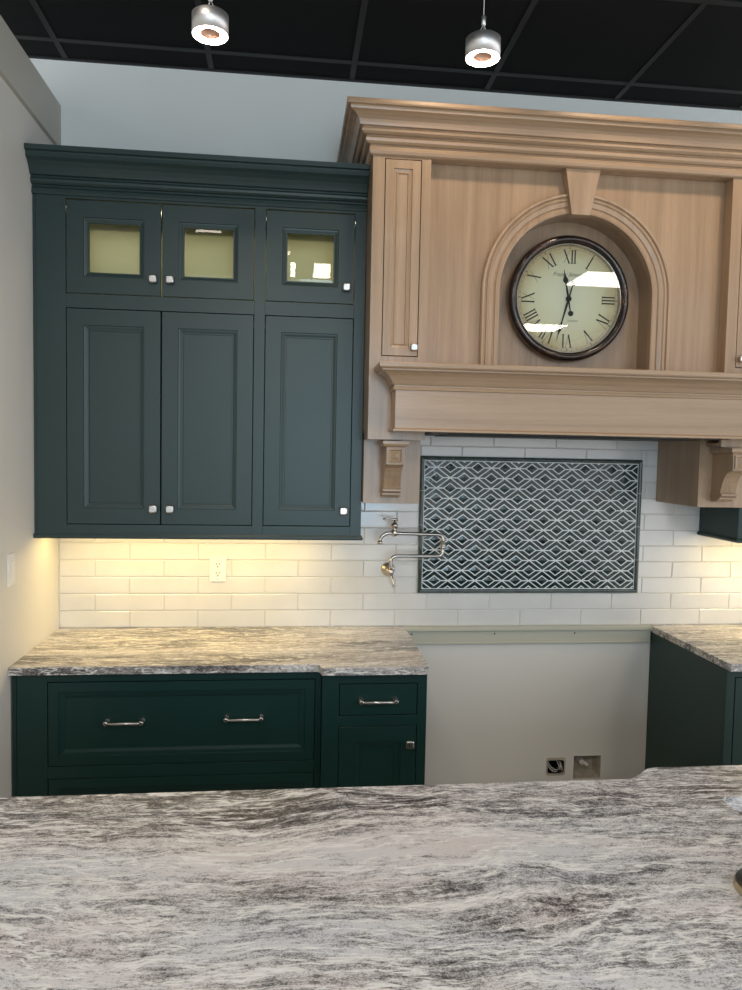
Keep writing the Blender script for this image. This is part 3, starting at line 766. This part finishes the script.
MB().lathe((2.512, .055, .215), (0, -1, 0), [(.020, 0), (.020, .006), (.010, .010), (.010, .03), (.014, .032), (.014, .042), (.008, .046)], 20).tube([(2.512, .02, .215), (2.532, .012, .206), (2.542, .008, .200)], [.008, .010, .009], 10).build('gas_valve', M['wire'], gb)

# ---------------------------------------------------------------- pendants
def pendant(x, d, z, label):
    p = thing('pendant_light', label, 'pendant light', (x, d, z), 'pendant lights over the island aisle')
    c_ = Vector((x, -d, z))
    R = .0485; H = .051
    MB().lathe(c_, (0, 0, 1), [(R-.004, .001), (R, 0), (R, H), (R-.004, H+.003), (.004, H+.004)], 48, cap0=False, cap1=True).build('shade', M['alu'], p, origin=c_)
    MB().lathe(c_, (0, 0, 1), [(R-.002, -.0005), (R*.54, .004)], 48, cap0=False, cap1=False).build('led_ring', M['led'], p, origin=c_)
    MB().lathe(c_, (0, 0, 1), [(R*.54, .004), (R*.52, .026), (.002, .027)], 32, cap0=False, cap1=True).build('inner_cup', M['copper'], p, origin=c_)
    for k in range(3):
        a = 2*PI*k/3+.4
        MB().tube([c_+Vector((math.cos(a)*R*.55, math.sin(a)*R*.55, H+.002)), c_+Vector((0, 0, H+.040))], .0008, 6).build('suspension_wire', M['cable'], p, origin=c_)
    MB().lathe(c_+Vector((0, 0, H+.036)), (0, 0, 1), [(.003, 0), (.006, .002), (.006, .026), (.003, .028)], 16).build('connector', M['alu'], p, origin=c_)
    MB().tube([c_+Vector((0, 0, H+.06)), (x, -d, CEIL-.005)], .0011, 8).build('cable', M['cable'], p, origin=c_)
    MB().lathe((x, -d, CEIL-.005), (0, 0, -1), [(.06, 0), (.06, .018), (.05, .024)], 32).build('ceiling_canopy', M['alu'], p, origin=c_)
    la = bpy.data.lights.new('pendant_beam', 'SPOT'); la.energy = 10; la.color = (1, .80, .60); la.spot_size = math.radians(150); la.spot_blend = .8; la.shadow_soft_size = .04
    lo = bpy.data.objects.new('pendant_beam', la); COL.objects.link(lo); lo.location = (x, -d, z-.01)
M['copper'] = metal('copper_cup', (.72, .48, .36, 1), .4)
pendant(.809, 1.4, 2.851, 'short metal ring pendant light over the green wall cabinet, left of the two')
pendant(1.556, 1.4, 2.847, 'short metal ring pendant light over the oak hood, right of the two')
spk = thing('ceiling_sprinkler', 'tiny white sprinkler head in the black ceiling at top left', 'sprinkler', (.16, .52, CEIL))
MB().lathe((.165, -.55, CEIL), (0, 0, -1), [(.016, 0), (.014, .004), (.006, .007), (.005, .016), (.010, .018), (.010, .020)], 20).build('head', M['wire'], spk)

# ---------------------------------------------------------------- camera
F_, cx_, cd_, cz_, yw, pt, rl_ = 746.99308, 1.03582, 3.50651, 1.74556, 6.26663, 3.30723, 1.13664
y_, p_, r_ = map(math.radians, (yw, pt, rl_))
Fw = Vector((math.sin(y_)*math.cos(p_), math.cos(y_)*math.cos(p_), -math.sin(p_)))
Ri = Vector((math.cos(y_), -math.sin(y_), 0)); Up = Ri.cross(Fw)
Rr = Ri*math.cos(r_)+Up*math.sin(r_); Uu = -Ri*math.sin(r_)+Up*math.cos(r_)
cam = bpy.data.cameras.new('camera'); co = bpy.data.objects.new('camera', cam); COL.objects.link(co)
cam.sensor_fit = 'VERTICAL'; cam.sensor_height = 24; cam.lens = F_/990*24; cam.clip_start = .02
mt = Matrix((Rr, Uu, -Fw)).transposed().to_4x4(); mt.translation = Vector((cx_, -cd_, cz_)); co.matrix_world = mt
scn.camera = co

# ---------------------------------------------------------------- light
def area(name, loc, size, power, col, rot=(0, 0, 0), spread=180):
    la = bpy.data.lights.new(name, 'AREA'); la.shape = 'RECTANGLE'; la.size, la.size_y = size; la.energy = power; la.color = col; la.spread = math.radians(spread)
    o_ = bpy.data.objects.new(name, la); COL.objects.link(o_); o_.location = loc; o_.rotation_euler = rot; return o_
# under-cabinet strips
area('under_cabinet_left', (.62, -.20, 1.398), (1.10, .03), 4.8, (1, .72, .27))
area('under_cabinet_right', (3.36, -.20, 1.384), (.5, .03), 2.6, (1, .72, .27))
area('in_cabinet', (.46, -.2, 2.738), (.8, .03), 1.15, (1, .88, .60))
area('in_cabinet_right', (1.11, -.2, 2.738), (.36, .03), .58, (1, .88, .60))
# ceiling troffers of the showroom behind the camera
for x, y, w_ in ((.775, -4.25, .58), (1.32, -4.25, .17), (4.0, -4.25, .58), (-.85, -3.4, .58), (4.3, -7.0, .58), (1.2, -7.0, .58), (-1.6, -6.2, .58)):
    area('troffer', (x, y, CEIL-.012), (w_, .58), 30*w_/.58, (1, .96, .90))
# daylight from the shop front
area('shop_window', (1.9, -8.6, 1.9), (1.5, 2.6), 95, (.45, .75, 1.0), (PI/2, 0, 0))
# warm track spots over the aisle
def spot(loc, tgt, e, ang, col, soft=.05):
    la = bpy.data.lights.new('track_spot', 'SPOT'); la.energy = e; la.spot_size = math.radians(ang); la.spot_blend = 1; la.color = col; la.shadow_soft_size = soft
    o_ = bpy.data.objects.new('track_spot', la); COL.objects.link(o_); o_.location = loc
    o_.rotation_euler = (Vector(tgt)-Vector(loc)).to_track_quat('-Z', 'Y').to_euler()
for x in (1.62, 2.32, 3.02): spot((x, -1.12, 3.40), (x, -.5, 2.62), 21, 78, (1, .76, .52), .06)
spot((.5, -2.0, 3.38), (.5, -.5, 1.0), 22, 80, (1, .88, .74), .09)
wd = bpy.data.worlds.new('world'); scn.world = wd; wd.use_nodes = True
bg = wd.node_tree.nodes['Background']; bg.inputs[0].default_value = (.985, .98, .985, 1); bg.inputs[1].default_value = 1.5
scn.view_settings.view_transform = 'Standard'; scn.view_settings.look = 'None'; scn.view_settings.exposure = 0
